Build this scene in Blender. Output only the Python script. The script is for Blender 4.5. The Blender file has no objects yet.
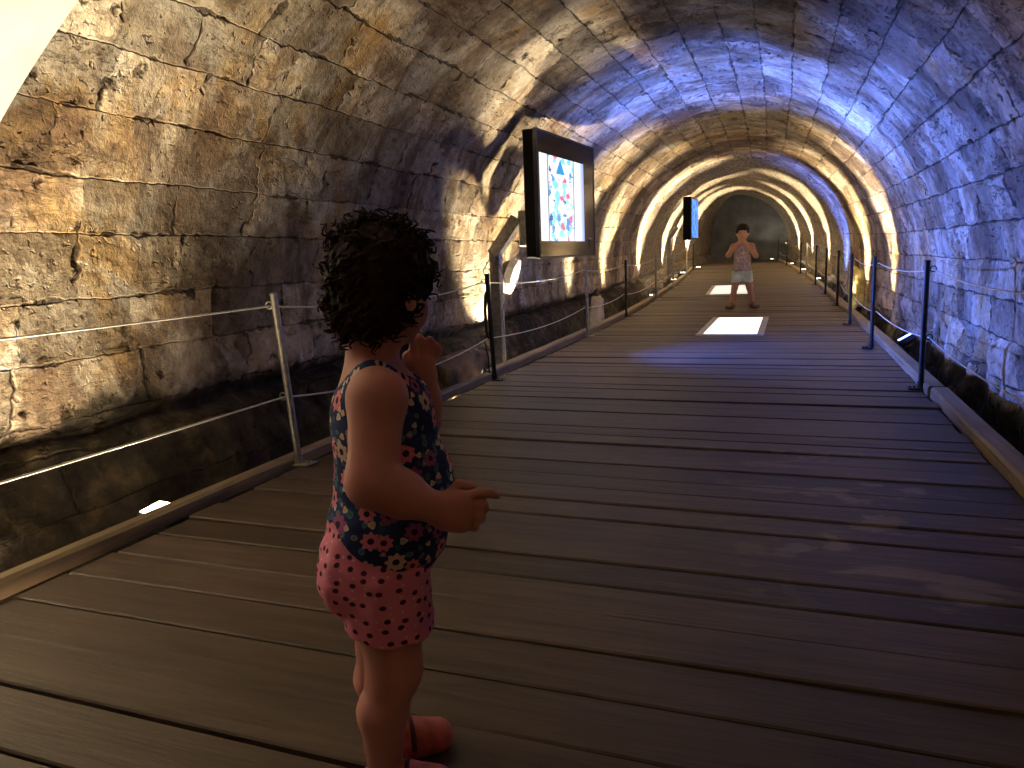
import bpy, math, random
import numpy as np
from mathutils import Vector, Matrix, noise as mnoise
random.seed(7)
SC = bpy.context.scene
COL = SC.collection
PI = math.pi

# ------------------------------------------------------------------ helpers
def link(o, parent=None):
    COL.objects.link(o)
    if parent: o.parent = parent
    return o

def tag(o, label=None, cat=None, group=None, kind=None):
    if label: o['label'] = label
    if cat: o['category'] = cat
    if group: o['group'] = group
    if kind: o['kind'] = kind
    return o

def empty(name, loc=(0, 0, 0), rz=0.0, label=None, cat=None, group=None):
    o = bpy.data.objects.new(name, None); COL.objects.link(o)
    o.location = loc; o.rotation_euler = (0, 0, rz); o.empty_display_size = .1
    return tag(o, label, cat, group)

class MB:
    """collects shapes into one mesh"""
    def __init__(s): s.v = []; s.f = []; s.mi = []
    def add(s, vs, fs, mi=0):
        b = len(s.v); s.v += [tuple(v) for v in vs]
        s.f += [tuple(i + b for i in f) for f in fs]; s.mi += [mi] * len(fs)
    def box(s, lo, hi, mi=0, M=None, bev=0.0):
        x0, y0, z0 = lo; x1, y1, z1 = hi
        if bev <= 0:
            vs = [(x0,y0,z0),(x1,y0,z0),(x1,y1,z0),(x0,y1,z0),(x0,y0,z1),(x1,y0,z1),(x1,y1,z1),(x0,y1,z1)]
            fs = [(0,3,2,1),(4,5,6,7),(0,1,5,4),(1,2,6,5),(2,3,7,6),(3,0,4,7)]
        else:
            # bevelled box: convex hull built from three inset copies
            b = min(bev, (x1-x0)/2.01, (y1-y0)/2.01, (z1-z0)/2.01)
            vs = []; idx = {}
            for i, X in enumerate((x0, x1)):
                for j, Y in enumerate((y0, y1)):
                    for k, Z in enumerate((z0, z1)):
                        sx, sy, sz = (1,-1)[i], (1,-1)[j], (1,-1)[k]
                        for a in range(3):
                            p = [X+sx*b, Y+sy*b, Z+sz*b]
                            p[a] = (X, Y, Z)[a]
                            idx[(i,j,k,a)] = len(vs); vs.append(tuple(p))
            fs = []
            def q(*ks): fs.append(tuple(idx[k] for k in ks))
            q((0,0,0,0),(0,0,1,0),(0,1,1,0),(0,1,0,0)); q((1,0,0,0),(1,1,0,0),(1,1,1,0),(1,0,1,0))
            q((0,0,0,1),(1,0,0,1),(1,0,1,1),(0,0,1,1)); q((0,1,0,1),(0,1,1,1),(1,1,1,1),(1,1,0,1))
            q((0,0,0,2),(0,1,0,2),(1,1,0,2),(1,0,0,2)); q((0,0,1,2),(1,0,1,2),(1,1,1,2),(0,1,1,2))
            for i in (0,1):
                for j in (0,1): q((i,j,0,0),(i,j,0,1),(i,j,1,1),(i,j,1,0))
                for k in (0,1): q((i,0,k,0),(i,0,k,2),(i,1,k,2),(i,1,k,0))
            for j in (0,1):
                for k in (0,1): q((0,j,k,1),(0,j,k,2),(1,j,k,2),(1,j,k,1))
            for i in (0,1):
                for j in (0,1):
                    for k in (0,1): q((i,j,k,0),(i,j,k,1),(i,j,k,2))
        if M: vs = [M @ Vector(v) for v in vs]
        s.add(vs, fs, mi)
    def tube(s, pts, r, n=10, mi=0, cap=True, closed=False):
        pts = [Vector(p) for p in pts]; m = len(pts)
        rs = r if isinstance(r, (list, tuple)) else [r] * m
        vs = []; fs = []; up = None
        for i, p in enumerate(pts):
            if closed: t = (pts[(i+1) % m] - pts[i-1])
            else: t = pts[min(i+1, m-1)] - pts[max(i-1, 0)]
            t = t.normalized() if t.length > 1e-9 else Vector((0,0,1))
            if up is None:
                up = Vector((0,0,1)) if abs(t.z) < .9 else Vector((1,0,0))
            a = (up - t * up.dot(t)).normalized(); b = t.cross(a); up = a
            for k in range(n):
                an = 2*PI*k/n
                vs.append(p + (a*math.cos(an) + b*math.sin(an)) * rs[i])
        for i in range(m if closed else m-1):
            j = (i+1) % m
            for k in range(n):
                fs.append((i*n+k, i*n+(k+1)%n, j*n+(k+1)%n, j*n+k))
        if cap and not closed:
            fs.append(tuple(reversed(range(n)))); fs.append(tuple((m-1)*n+k for k in range(n)))
        s.add(vs, fs, mi)
    def lathe(s, prof, n=24, M=None, mi=0):
        vs = []; fs = []
        for r, z in prof:
            for k in range(n):
                a = 2*PI*k/n; vs.append(Vector((r*math.cos(a), r*math.sin(a), z)))
        for i in range(len(prof)-1):
            for k in range(n):
                fs.append((i*n+k, i*n+(k+1)%n, (i+1)*n+(k+1)%n, (i+1)*n+k))
        fs.append(tuple(reversed(range(n)))); fs.append(tuple((len(prof)-1)*n+k for k in range(n)))
        if M: vs = [M @ v for v in vs]
        s.add(vs, fs, mi)
    def prism(s, poly, lo, hi, M=None, mi=0):
        """poly in local xz, extruded along y"""
        n = len(poly)
        vs = [Vector((x, lo, z)) for x, z in poly] + [Vector((x, hi, z)) for x, z in poly]
        fs = [tuple(range(n)), tuple(reversed(range(n, 2*n)))]
        for i in range(n): fs.append((i, i+n, (i+1)%n+n, (i+1)%n))
        if M: vs = [M @ v for v in vs]
        s.add(vs, fs, mi)
    def build(s, name, mats, parent=None, smooth=False):
        me = bpy.data.meshes.new(name); me.from_pydata(s.v, [], s.f)
        if not isinstance(mats, (list, tuple)): mats = [mats]
        for m in mats: me.materials.append(m)
        me.polygons.foreach_set('material_index', s.mi)
        if smooth:
            me.polygons.foreach_set('use_smooth', [True]*len(s.f))
        me.update(); me.validate()
        o = bpy.data.objects.new(name, me)
        return link(o, parent)

# ------------------------------------------------------------------ material helpers
class NT:
    def __init__(s, name, disp=False):
        s.m = bpy.data.materials.new(name); s.m.use_nodes = True
        s.t = s.m.node_tree; s.n = s.t.nodes; s.b = s.n['Principled BSDF']; s.out = s.n['Material Output']
    def new(s, typ, **k):
        n = s.n.new(typ)
        for a, v in k.items(): setattr(n, a, v)
        return n
    def set(s, sock, v):
        if isinstance(v, bpy.types.NodeSocket): s.t.links.new(v, sock)
        elif v is not None: sock.default_value = v
    def math(s, op, a, b=None, c=None, clamp=False):
        n = s.new('ShaderNodeMath', operation=op, use_clamp=clamp)
        s.set(n.inputs[0], a)
        if b is not None: s.set(n.inputs[1], b)
        if c is not None: s.set(n.inputs[2], c)
        return n.outputs[0]
    def vmath(s, op, a, b=None, out=0):
        n = s.new('ShaderNodeVectorMath', operation=op); s.set(n.inputs[0], a)
        if b is not None:
            if op == 'SCALE': s.set(n.inputs['Scale'], b)
            else: s.set(n.inputs[1], b)
        return n.outputs[out]
    def mix(s, f, a, b, typ='MIX'):
        n = s.new('ShaderNodeMix', data_type='RGBA', blend_type=typ)
        s.set(n.inputs[0], f); s.set(n.inputs[6], a); s.set(n.inputs[7], b); return n.outputs[2]
    def mixf(s, f, a, b):
        n = s.new('ShaderNodeMix', data_type='FLOAT'); s.set(n.inputs[0], f); s.set(n.inputs[2], a); s.set(n.inputs[3], b)
        return n.outputs[0]
    def ramp(s, f, stops):
        n = s.new('ShaderNodeValToRGB'); s.set(n.inputs[0], f)
        e = n.color_ramp.elements
        while len(e) < len(stops): e.new(.5)
        for i, (p, c) in enumerate(stops):
            e[i].position = p; e[i].color = (c, c, c, 1) if isinstance(c, (int, float)) else (*c, 1)
        return n.outputs[0]
    def smooth(s, v, a, b, lo=0.0, hi=1.0):
        n = s.new('ShaderNodeMapRange', interpolation_type='SMOOTHSTEP'); s.set(n.inputs[0], v)
        s.set(n.inputs[1], a); s.set(n.inputs[2], b); s.set(n.inputs[3], lo); s.set(n.inputs[4], hi); return n.outputs[0]
    def noise(s, vec, scale, detail=4, rough=.5, out=0, dist=0.0):
        n = s.new('ShaderNodeTexNoise'); s.set(n.inputs['Vector'], vec); n.inputs['Scale'].default_value = scale
        n.inputs['Detail'].default_value = detail; n.inputs['Roughness'].default_value = rough
        n.inputs['Distortion'].default_value = dist; return n.outputs[out]
    def sep(s, v):
        n = s.new('ShaderNodeSeparateXYZ'); s.set(n.inputs[0], v); return n.outputs
    def comb(s, x, y, z=0.0):
        n = s.new('ShaderNodeCombineXYZ'); s.set(n.inputs[0], x); s.set(n.inputs[1], y); s.set(n.inputs[2], z); return n.outputs[0]
    def white(s, v, dim='3D'):
        n = s.new('ShaderNodeTexWhiteNoise', noise_dimensions=dim)
        s.set(n.inputs['W'] if dim == '1D' else n.inputs['Vector'], v); return n.outputs
    def coord(s, k='Object'): return s.new('ShaderNodeTexCoord').outputs[k]
    def bump(s, h, strength=.5, dist=.01):
        n = s.new('ShaderNodeBump'); n.inputs['Strength'].default_value = strength; n.inputs['Distance'].default_value = dist
        s.set(n.inputs['Height'], h); s.t.links.new(n.outputs[0], s.b.inputs['Normal'])
    def p(s, **k):
        names = dict(color='Base Color', rough='Roughness', metal='Metallic', spec='Specular IOR Level', emc='Emission Color',
                     ems='Emission Strength', trans='Transmission Weight', coat='Coat Weight', sss='Subsurface Weight', alpha='Alpha')
        for a, v in k.items():
            if isinstance(v, tuple) and len(v) == 3: v = (*v, 1)
            s.set(s.b.inputs[names[a]], v)
        return s

def simple(name, col, rough=.6, metal=0.0, spec=.5, var=.15, scale=20, bump=.15, coat=0.0):
    t = NT(name); c = t.coord()
    n = t.noise(c, scale, 4)
    dark = tuple(x*(1-var*1.4) for x in col); lite = tuple(min(1, x*(1+var)) for x in col)
    t.p(color=t.ramp(n, [(.3, dark), (.7, lite)]), rough=rough, metal=metal, spec=spec, coat=coat)
    if bump: t.bump(t.noise(c, scale*4, 3), bump, .002)
    return t.m

def emis(name, col, st):
    t = NT(name); t.p(color=(.8,.8,.8), emc=(*col, 1), ems=st, rough=.3); return t.m

# ------------------------------------------------------------------ world + render look
w = bpy.data.worlds.new('World'); SC.world = w; w.use_nodes = True
w.node_tree.nodes['Background'].inputs[0].default_value = (.010, .008, .007, 1)
w.node_tree.nodes['Background'].inputs[1].default_value = 1.0
SC.view_settings.view_transform = 'Standard'; SC.view_settings.look = 'None'
SC.view_settings.exposure = -.25; SC.view_settings.gamma = 1.0; SC.view_settings.use_curve_mapping = False

# ------------------------------------------------------------------ camera
CAMH = .92
Rc = np.array([[0.9380207832273788, 0.022590599445968574, -0.34584197988411775],
               [0.34445824697803623, -0.17099006504665107, 0.9230985395634423],
               [-0.03828219327981158, -0.9850137371996462, -0.16817375302250143]])
cd = bpy.data.cameras.new('camera'); cam = bpy.data.objects.new('camera', cd); COL.objects.link(cam)
cd.sensor_width = 36; cd.lens = 745.0/1024*36; cd.clip_start = .05; cd.clip_end = 300
M = Matrix([[Rc[i][0], -Rc[i][1], -Rc[i][2], (0, 0, CAMH)[i]] for i in range(3)] + [[0, 0, 0, 1]])
cam.matrix_world = M; SC.camera = cam

def curve(Y):
    """sideways drift of the tunnel with distance"""
    if Y < 5: return 0.0
    if Y < 25: return -.002*(Y-5)**2
    return -.8 - .08*(Y-25)
def rise(Y):
    """the walkway and the vault climb gently further on"""
    if Y < 8: return 0.0
    if Y < 14: return .00175*(Y-8)**2
    return min(.063 + .0215*(Y-14), .45)

# ------------------------------------------------------------------ stone material
def stone_mat(name, gloss=False):
    t = NT(name)
    uv = t.coord('UV'); pos = t.new('ShaderNodeNewGeometry').outputs['Position']
    U, V, _ = t.sep(uv)
    # wobble of the joints
    wob = t.noise(pos, 2.2, 4, .6, out=1)
    wx, wy, _z = t.sep(t.vmath('SUBTRACT', wob, (.5, .5, .5)))
    wob2 = t.noise(pos, 13, 3, .6, out=1)
    vx, vy, _z = t.sep(t.vmath('SUBTRACT', wob2, (.5, .5, .5)))
    V2 = t.math('ADD', t.math('ADD', V, t.math('MULTIPLY', wx, .22)), t.math('MULTIPLY', vx, .09))
    row = t.math('FLOOR', V2); fv = t.math('FRACT', V2)
    rnd = t.white(row, '1D')[0]
    bl = t.math('MULTIPLY_ADD', rnd, .30, .34)
    U2 = t.math('ADD', t.math('ADD', U, t.math('MULTIPLY', rnd, 7.3)), t.math('ADD', t.math('MULTIPLY', wy, .25), t.math('MULTIPLY', vy, .03)))
    UB = t.math('DIVIDE', U2, bl); col = t.math('FLOOR', UB); fu = t.math('FRACT', UB)
    dv = t.math('MULTIPLY', t.math('MINIMUM', fv, t.math('SUBTRACT', 1.0, fv)), .27)
    du = t.math('MULTIPLY', t.math('MINIMUM', fu, t.math('SUBTRACT', 1.0, fu)), bl)
    jn = t.noise(pos, 5.0, 4, .7)
    wv = t.math('MULTIPLY_ADD', t.smooth(jn, .47, .75), .020, -.0012)
    wu = t.math('MULTIPLY', t.smooth(t.noise(pos, 3.1, 4, .7), .43, .68), .014)
    jv = t.smooth(t.math('SUBTRACT', dv, wv), -.003, .007, 1.0, 0.0)
    ju = t.smooth(t.math('SUBTRACT', du, wu), -.003, .005, 1.0, 0.0)
    ju = t.math('MULTIPLY', ju, t.smooth(wu, .0005, .004))
    joint = t.math('MAXIMUM', jv, ju)
    rb = t.white(t.comb(row, col, 3.0))
    cn = t.noise(t.comb(t.math('MULTIPLY', U, .8), t.math('MULTIPLY', V, .75), 4.0), 3.0, 6, .72, dist=.6)
    crack = t.math('MULTIPLY', t.smooth(t.math('ABSOLUTE', t.math('SUBTRACT', cn, .5)), .0, .011, 1.0, 0.0), t.smooth(t.noise(pos, 1.9, 3), .47, .58))
    joint = t.math('MAXIMUM', joint, t.math('MULTIPLY', crack, .8))
    # pits
    vor = t.new('ShaderNodeTexVoronoi'); t.set(vor.inputs['Vector'], t.vmath('ADD', pos, t.vmath('SCALE', wob2, .12)))
    vor.inputs['Scale'].default_value = 6.5
    pitm = t.math('MULTIPLY', t.smooth(vor.outputs['Distance'], .08, .24, 1.0, 0.0), t.smooth(t.noise(pos, 1.7, 3), .46, .58))
    vor2 = t.new('ShaderNodeTexVoronoi'); t.set(vor2.inputs['Vector'], t.vmath('ADD', pos, t.vmath('SCALE', wob2, .10)))
    vor2.inputs['Scale'].default_value = 24
    pit2 = t.math('MULTIPLY', t.smooth(vor2.outputs['Distance'], .10, .28, 1.0, 0.0), t.smooth(t.noise(pos, 4.0, 3), .42, .58))
    pits = t.math('MAXIMUM', pitm, t.math('MULTIPLY', pit2, .75))
    # colours of the stone itself
    n1 = t.noise(pos, .9, 6, .62, dist=.4); n2 = t.noise(t.vmath('ADD', pos, (7, 3, 1)), 2.6, 7, .68, dist=.5); n3 = t.noise(pos, 18, 5, .7)
    base = t.ramp(n2, [(.30, (.15, .11, .07)), (.43, (.38, .30, .20)), (.53, (.52, .44, .32)), (.68, (.70, .64, .53))])
    och = t.smooth(t.noise(t.vmath('ADD', pos, (2, 9, 4)), 1.3, 5, .6), .5, .66)
    base = t.mix(t.math('MULTIPLY', och, .62), base, (.50, .30, .09, 1))
    st = t.noise(t.comb(t.math('MULTIPLY', U, 2.6), t.math('MULTIPLY', V, .22), t.math('MULTIPLY', n1, 2.0)), 1.6, 5, .62, dist=.5)
    base = t.mix(t.math('MULTIPLY', t.smooth(st, .52, .62), .6), base, (.13, .085, .065, 1))
    base = t.mix(t.math('MULTIPLY', t.smooth(st, .42, .34), .5), base, (.66, .60, .50, 1))
    lime = t.smooth(t.noise(t.vmath('ADD', pos, (11, 5, 8)), 1.9, 6, .62, dist=.8), .55, .60)
    base = t.mix(t.math('MULTIPLY', lime, .55), base, (.60, .56, .47, 1))
    brown = t.smooth(n1, .50, .58)
    base = t.mix(t.math('MULTIPLY', brown, .70), base, (.17, .105, .065, 1))
    br = t.math('MULTIPLY_ADD', rb[0], .70, .55)
    base = t.mix(1.0, base, t.comb(br, br, br), 'MULTIPLY')
    g = t.math('MULTIPLY_ADD', n3, 1.5, .22)
    base = t.mix(1.0, base, t.comb(g, g, g), 'MULTIPLY')
    base = t.mix(t.math('MULTIPLY', joint, .78), base, (.045, .032, .022, 1))
    base = t.mix(t.math('MULTIPLY', pits, .85), base, (.04, .026, .018, 1))
    # low on the walls: algae-black waterline stain, with deck-edge shade painted in on the right
    X, Y, Z = t.sep(pos)
    side = t.smooth(X, -1.0, -.4)
    lvl = t.mixf(side, .36, -.02)
    zz = t.math('ADD', t.math('SUBTRACT', Z, lvl), t.math('MULTIPLY', t.math('SUBTRACT', t.noise(pos, 2.4, 5, .65), .5), .45))
    dark = t.smooth(zz, -.06, .05, 1.0, 0.0)
    stain_shade = t.ramp(t.noise(pos, 7, 5, .6), [(.35, (.012, .010, .008)), (.55, (.05, .04, .024)), (.75, (.20, .15, .08))])
    base = t.mix(t.math('MULTIPLY', dark, .93), base, stain_shade)
    t.p(color=base, rough=.85, spec=.25)
    h = t.math('MULTIPLY', t.noise(pos, 3.2, 5, .55), .055)
    h = t.math('ADD', h, t.math('MULTIPLY', t.noise(pos, 22, 6, .65), .014))
    h = t.math('ADD', h, t.math('MULTIPLY', rb[0], .014))
    h = t.math('SUBTRACT', h, t.math('MULTIPLY', joint, .028))
    h = t.math('SUBTRACT', h, t.math('MULTIPLY', pits, .020))
    if gloss:
        hw = t.math('MULTIPLY', t.noise(t.vmath('MULTIPLY', pos, (1, .35, 1)), 2.0, 3, .5), .10)
        h = t.math('ADD', hw, t.math('MULTIPLY', t.noise(pos, 9, 3, .5), .012))
        base2 = t.mix(.5, base, (.34, .30, .25, 1))
        t.p(color=base2, rough=t.math('MULTIPLY_ADD', n3, .25, .16), spec=.9, metal=.35)
    d = t.new('ShaderNodeDisplacement'); t.set(d.inputs['Height'], h); d.inputs['Midlevel'].default_value = .03; d.inputs['Scale'].default_value = 1.0
    t.t.links.new(d.outputs[0], t.out.inputs['Displacement'])
    t.m.displacement_method = 'BOTH'
    return t.m

STONE = stone_mat('ashlar_stone'); GLOSS = stone_mat('glossy_wet_stone', True)

# ------------------------------------------------------------------ vault
CX, ZC, RR = -.72, .60, 1.95
def profile():
    pts = []   # (x, z)
    left = [(-2.30, -.75), (-2.42, -.62), (-2.50, -.40), (-2.52, -.15), (-2.56, .02), (-2.62, .14), (-2.66, .22), (-2.76, .27), (-2.74, .31), (CX-RR, .35), (CX-RR, ZC)]
    for a, b in zip(left[:-1], left[1:]):
        n = max(1, int(math.dist(a, b)/.03))
        for k in range(n): pts.append((a[0]+(b[0]-a[0])*k/n, a[1]+(b[1]-a[1])*k/n))
    n = 205
    for k in range(n):
        a = PI - PI*k/n; pts.append((CX+RR*math.cos(a), ZC+RR*math.sin(a)))
    right = [(CX+RR, ZC), (CX+RR+.01, .0), (CX+RR-.02, -.35), (CX+RR-.10, -.62), (CX+RR-.22, -.75)]
    for a, b in zip(right[:-1], right[1:]):
        n = max(1, int(math.dist(a, b)/.035))
        for k in range(n): pts.append((a[0]+(b[0]-a[0])*k/n, a[1]+(b[1]-a[1])*k/n))
    pts.append(right[-1]); return pts
prof = profile()
arc = [0.0]
for a, b in zip(prof[:-1], prof[1:]): arc.append(arc[-1]+math.dist(a, b))
# course table: thinner courses low on the walls, thicker towards the crown
i0 = min(range(len(prof)), key=lambda i: abs(prof[i][1]-.35) + (9 if prof[i][0] > CX else 0) + abs(prof[i][0]-(CX-RR)))
bounds = [arc[i0]]
while bounds[-1] < arc[-1]:
    s = bounds[-1]-arc[i0]
    bounds.append(bounds[-1] + (.25 + .035*math.exp(-((s-3.4)/1.5)**2)) * random.uniform(.88, 1.12))
while bounds[0] > 0: bounds.insert(0, bounds[0]-.24)
def course(s): return float(np.interp(s, bounds, range(len(bounds))))
ys = [-5.0]
while ys[-1] < 31.2:
    y = ys[-1]
    ys.append(y + (.12 if y < .3 else .028 if y < 5 else .028 + (y-5)*.009))
YEND = ys[-1]
def pt(i, y):
    x, z = prof[i]
    if z < .345:
        q = Vector((x*1.0, y, z))
        n = mnoise.noise(q*1.6)*.09 + mnoise.noise(q*4.1)*.045
        fade = min(1, (.345-z)/.1)
        x += n*fade*(1 if x < CX else -1) ; z += mnoise.noise(q*2.7+Vector((5, 5, 5)))*.05*fade
    if y > 23 and x < CX: x = CX + (x-CX)*(1-.52*((y-23)/8.2)**1.3)
    return (x + curve(y), y, z + rise(y))
def vault_part(name, ia, ib):
    vs = []; uvs = []
    for y in ys:
        for i in range(ia, ib+1): vs.append(pt(i, y)); uvs.append((y, course(arc[i])))
    n = ib-ia+1; fs = []; mi = []
    for j in range(len(ys)-1):
        for k in range(n-1):
            a = j*n+k; fs.append((a, a+n, a+n+1, a+1)); mi.append(1 if ys[j] > 15.4 else 0)
    me = bpy.data.meshes.new(name); me.from_pydata(vs, [], fs)
    me.materials.append(STONE); me.materials.append(GLOSS)
    me.polygons.foreach_set('material_index', mi); me.polygons.foreach_set('use_smooth', [True]*len(fs))
    L = me.uv_layers.new(name='UVMap'); vi = np.empty(len(me.loops), np.int32); me.loops.foreach_get('vertex_index', vi)
    L.data.foreach_set('uv', np.array(uvs, np.float32)[vi].ravel()); me.update()
    o = bpy.data.objects.new(name, me); link(o); o['kind'] = 'structure'; return o
iL = min(range(len(prof)), key=lambda i: math.dist(prof[i], (CX-RR*math.cos(.75), ZC+RR*math.sin(.75))))
iR = min(range(len(prof)), key=lambda i: math.dist(prof[i], (CX+RR*math.cos(.75), ZC+RR*math.sin(.75))))
vault_part('wall_left', 0, iL); vault_part('ceiling', iL, iR); vault_part('wall_right', iR, len(prof)-1)

# plaster lining of the near bay, edge showing at the upper left
PLASTER = simple('pale_plaster', (.86, .83, .76), .8, var=.2, scale=3, bump=.4)
mb = MB()
n = 90; r1 = RR-.07
for (ya, yb) in ((-4.9, 1.86),):
    vs = []
    for y in (ya, yb):
        for rad in (r1, RR+.05):
            for k in range(n+1):
                a = PI + .12 - (PI*.62)*k/n; zz = ZC+rad*math.sin(a)
                vs.append((CX+rad*math.cos(a), y if y < 0 else float(np.interp(zz, (.4, 1.0, 1.4, 1.78, 2.6), (1.35, 1.62, 1.80, 1.95, 2.0))), zz))
    m = n+1; fs = []
    for k in range(n):
        fs += [(k, k+1, 2*m+k+1, 2*m+k), (m+k, 3*m+k, 3*m+k+1, m+k+1), (2*m+k, 2*m+k+1, 3*m+k+1, 3*m+k), (k, m+k, m+k+1, k+1)]
    fs += [(0, 2*m, 3*m, m), (n, m+n, 3*m+n, 2*m+n)]
    mb.add(vs, fs)
tag(mb.build('trim_1', PLASTER, smooth=False), kind='structure')

# ground in the channels under the walkway
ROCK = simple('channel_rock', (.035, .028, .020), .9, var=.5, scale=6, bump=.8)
mb = MB()
gy = [-5 + i*.25 for i in range(150)]; gx = [-3.6 + i*.2 for i in range(33)]
vs = []
for y in gy:
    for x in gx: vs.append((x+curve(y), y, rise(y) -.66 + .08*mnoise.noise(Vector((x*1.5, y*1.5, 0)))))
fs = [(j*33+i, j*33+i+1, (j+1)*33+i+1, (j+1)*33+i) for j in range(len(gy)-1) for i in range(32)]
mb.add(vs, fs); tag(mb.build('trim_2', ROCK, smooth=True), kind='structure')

# end walls
def endwall(name, y, mat):
    mb = MB(); c = curve(y)
    pl = [(x+c, z+rise(y)) for x, z in prof[::6]] + [(prof[-1][0]+c, prof[-1][1]+rise(y))]
    mb.prism(pl, y, y+.3); return tag(mb.build(name, mat), kind='structure')
ENDM = simple('end_wall_stone', (.12, .14, .18), .7, var=.3, scale=2, bump=.5)
endwall('wall_back', 31.0, ENDM)
endwall('wall_front', -5.2, ENDM)

# ------------------------------------------------------------------ deck
def wood_mat(name, base, var=1.0, axis='x'):
    t = NT(name); pos = t.new('ShaderNodeNewGeometry').outputs['Position']
    rnd = t.new('ShaderNodeNewGeometry').outputs['Random Per Island']
    off = t.vmath('SCALE', t.comb(rnd, rnd, rnd), 37.0)
    p2 = t.vmath('ADD', pos, off)
    sc = (1.2, 16, 8) if axis == 'x' else (16, 1.2, 16)
    g1 = t.noise(t.vmath('MULTIPLY', p2, sc), 1.6, 6, .65, dist=.6)
    g2 = t.noise(t.vmath('MULTIPLY', p2, tuple(a*4 for a in sc)), 1.6, 4, .6)
    c = t.ramp(g1, [(.3, tuple(x*.55 for x in base)), (.5, base), (.72, tuple(min(1, x*1.45) for x in base))])
    k = t.math('MULTIPLY_ADD', rnd, .55*var, 1-.28*var)
    c = t.mix(1.0, c, t.comb(k, k, k), 'MULTIPLY')
    f = t.math('MULTIPLY_ADD', g2, .6, .7); c = t.mix(1.0, c, t.comb(f, f, f), 'MULTIPLY')
    big = t.noise(pos, 1.1, 5, .6)
    c = t.mix(t.math('MULTIPLY', t.smooth(big, .45, .65), .5), c, tuple(x*.5 for x in base)+(1,))
    if axis == 'x':   # pale worn and muddy patches on the right side of the walkway
        X, Y, Z = t.sep(pos)
        wn = t.noise(t.vmath('MULTIPLY', pos, (1, 2.4, 1)), 2.2, 5, .6, dist=.7)
        m = t.math('MULTIPLY', t.smooth(wn, .54, .60), t.smooth(X, -.45, .25))
        m = t.math('MULTIPLY', m, t.math('MULTIPLY', t.smooth(Y, 1.7, 2.2), t.smooth(Y, 3.2, 4.2, 1.0, 0.0)))
        c = t.mix(t.math('MULTIPLY', m, .65), c, (.24, .19, .12, 1))
    t.p(color=c, rough=t.math('MULTIPLY_ADD', g2, .2, .42), spec=.45)
    t.bump(t.math('ADD', g1, t.math('MULTIPLY', g2, .5)), .35, .006)
    return t.m
DECKM = wood_mat('weathered_boards', (.080, .056, .044)); KERBM = wood_mat('kerb_timber', (.26, .20, .125), .3, 'y')
lines = [-4.0]
while lines[-1] < .8: lines.append(lines[-1]+.174)
lines = lines[:-1] + [1.057-.174, 1.057, 1.229, 1.401, 1.575, 1.752, 1.93, 2.08, 2.253, 2.443, 2.61, 2.774, 2.942, 3.136, 3.30, 3.478, 3.64, 3.81, 3.995, 4.20, 4.418, 4.60, 4.784]
while lines[-1] < 30.5: lines.append(lines[-1]+random.uniform(.165, .185))
mb = MB(); panels = [(8.32, 10.38, -.95, -.24), (14.5, 17.0, -1.30, -.44)]
DXL, DXR = -2.10, .80
for a, b in zip(lines[:-1], lines[1:]):
    g = random.choice((.006, .008, .010, .013, .017))/1.0
    if a > 12: g = .003
    y0, y1 = a+g/2, b-g/2; c = curve((a+b)/2); dz = rise((a+b)/2) + (random.uniform(-.004, .004) if a < 12 else random.uniform(-.001, .001))
    xr = DXR + .02*(a > 5.0) + random.uniform(-.012, .012); xl = DXL
    ym = (a+b)/2; cut = None
    for (pa, pb, xa, xb) in panels:
        if pa-.03 < ym < pb+.03: cut = (xa + (c if pa > 12 else 0), xb + (c if pa > 12 else 0))
    if cut:
        mb.box((xl+c, y0, -.045+dz), (cut[0], y1, dz), bev=.004); mb.box((cut[1], y0, -.045+dz), (xr+c, y1, dz), bev=.004)
    else:
        nv = len(mb.v); mb.box((xl+c, y0, -.045+dz), (xr+c, y1, dz), bev=.004)
        sk = random.uniform(-.004, .004)
        tw = random.uniform(-.003, .003)
        for i in range(nv, len(mb.v)):
            x, y, z = mb.v[i]; mb.v[i] = (x, y+sk*(x+.6), z+tw*(x+.6))
# joists under the boards
for x in (-2.0, -1.1, -.1, .7):
    ps = [(x+curve(y), y) for y in np.arange(-4, 31, 1.0)]
    for (xa, ya), (xb, yb) in zip(ps[:-1], ps[1:]):
        ra, rb = rise(ya), rise(yb)
        mb.add([(xa-.04, ya, ra-.16), (xa+.04, ya, ra-.16), (xb+.04, yb, rb-.16), (xb-.04, yb, rb-.16),
                (xa-.04, ya, ra-.055), (xa+.04, ya, ra-.055), (xb+.04, yb, rb-.055), (xb-.04, yb, rb-.055)],
               [(0,3,2,1),(4,5,6,7),(0,1,5,4),(1,2,6,5),(2,3,7,6),(3,0,4,7)])
tag(mb.build('floor', DECKM), kind='structure')

# timber kerbs
def kerb(x0, x1, ya, yb, label, z1=.055, tilt=0.0):
    mb = MB(); n = max(2, int((yb-ya)/.5)); vs = []
    sec = [(x0, -.01), (x1, -.01), (x1, z1-.012), (x1-.012, z1), (x0+.012, z1), (x0, z1-.012)]
    for i in range(n+1):
        y = ya+(yb-ya)*i/n; c = curve(y)
        for x, z in sec: vs.append((x+c, y, z + rise(y) + .004*mnoise.noise(Vector((x*3, y*1.3, 1)))))
    m = len(sec); fs = []
    for i in range(n):
        for k in range(m): fs.append((i*m+k, i*m+(k+1)%m, (i+1)*m+(k+1)%m, (i+1)*m+k))
    fs.append(tuple(reversed(range(m)))); fs.append(tuple(n*m+k for k in range(m)))
    mb.add(vs, fs)
    return tag(mb.build('timber_kerb', KERBM), label, 'kerb', 'timber kerbs along the walkway edges')
kerb(-2.205, -2.140, -3.9, 5.28, 'brown timber kerb along the left walkway edge, beside the toddler and the nearest bright spotlight', z1=.048)
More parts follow.
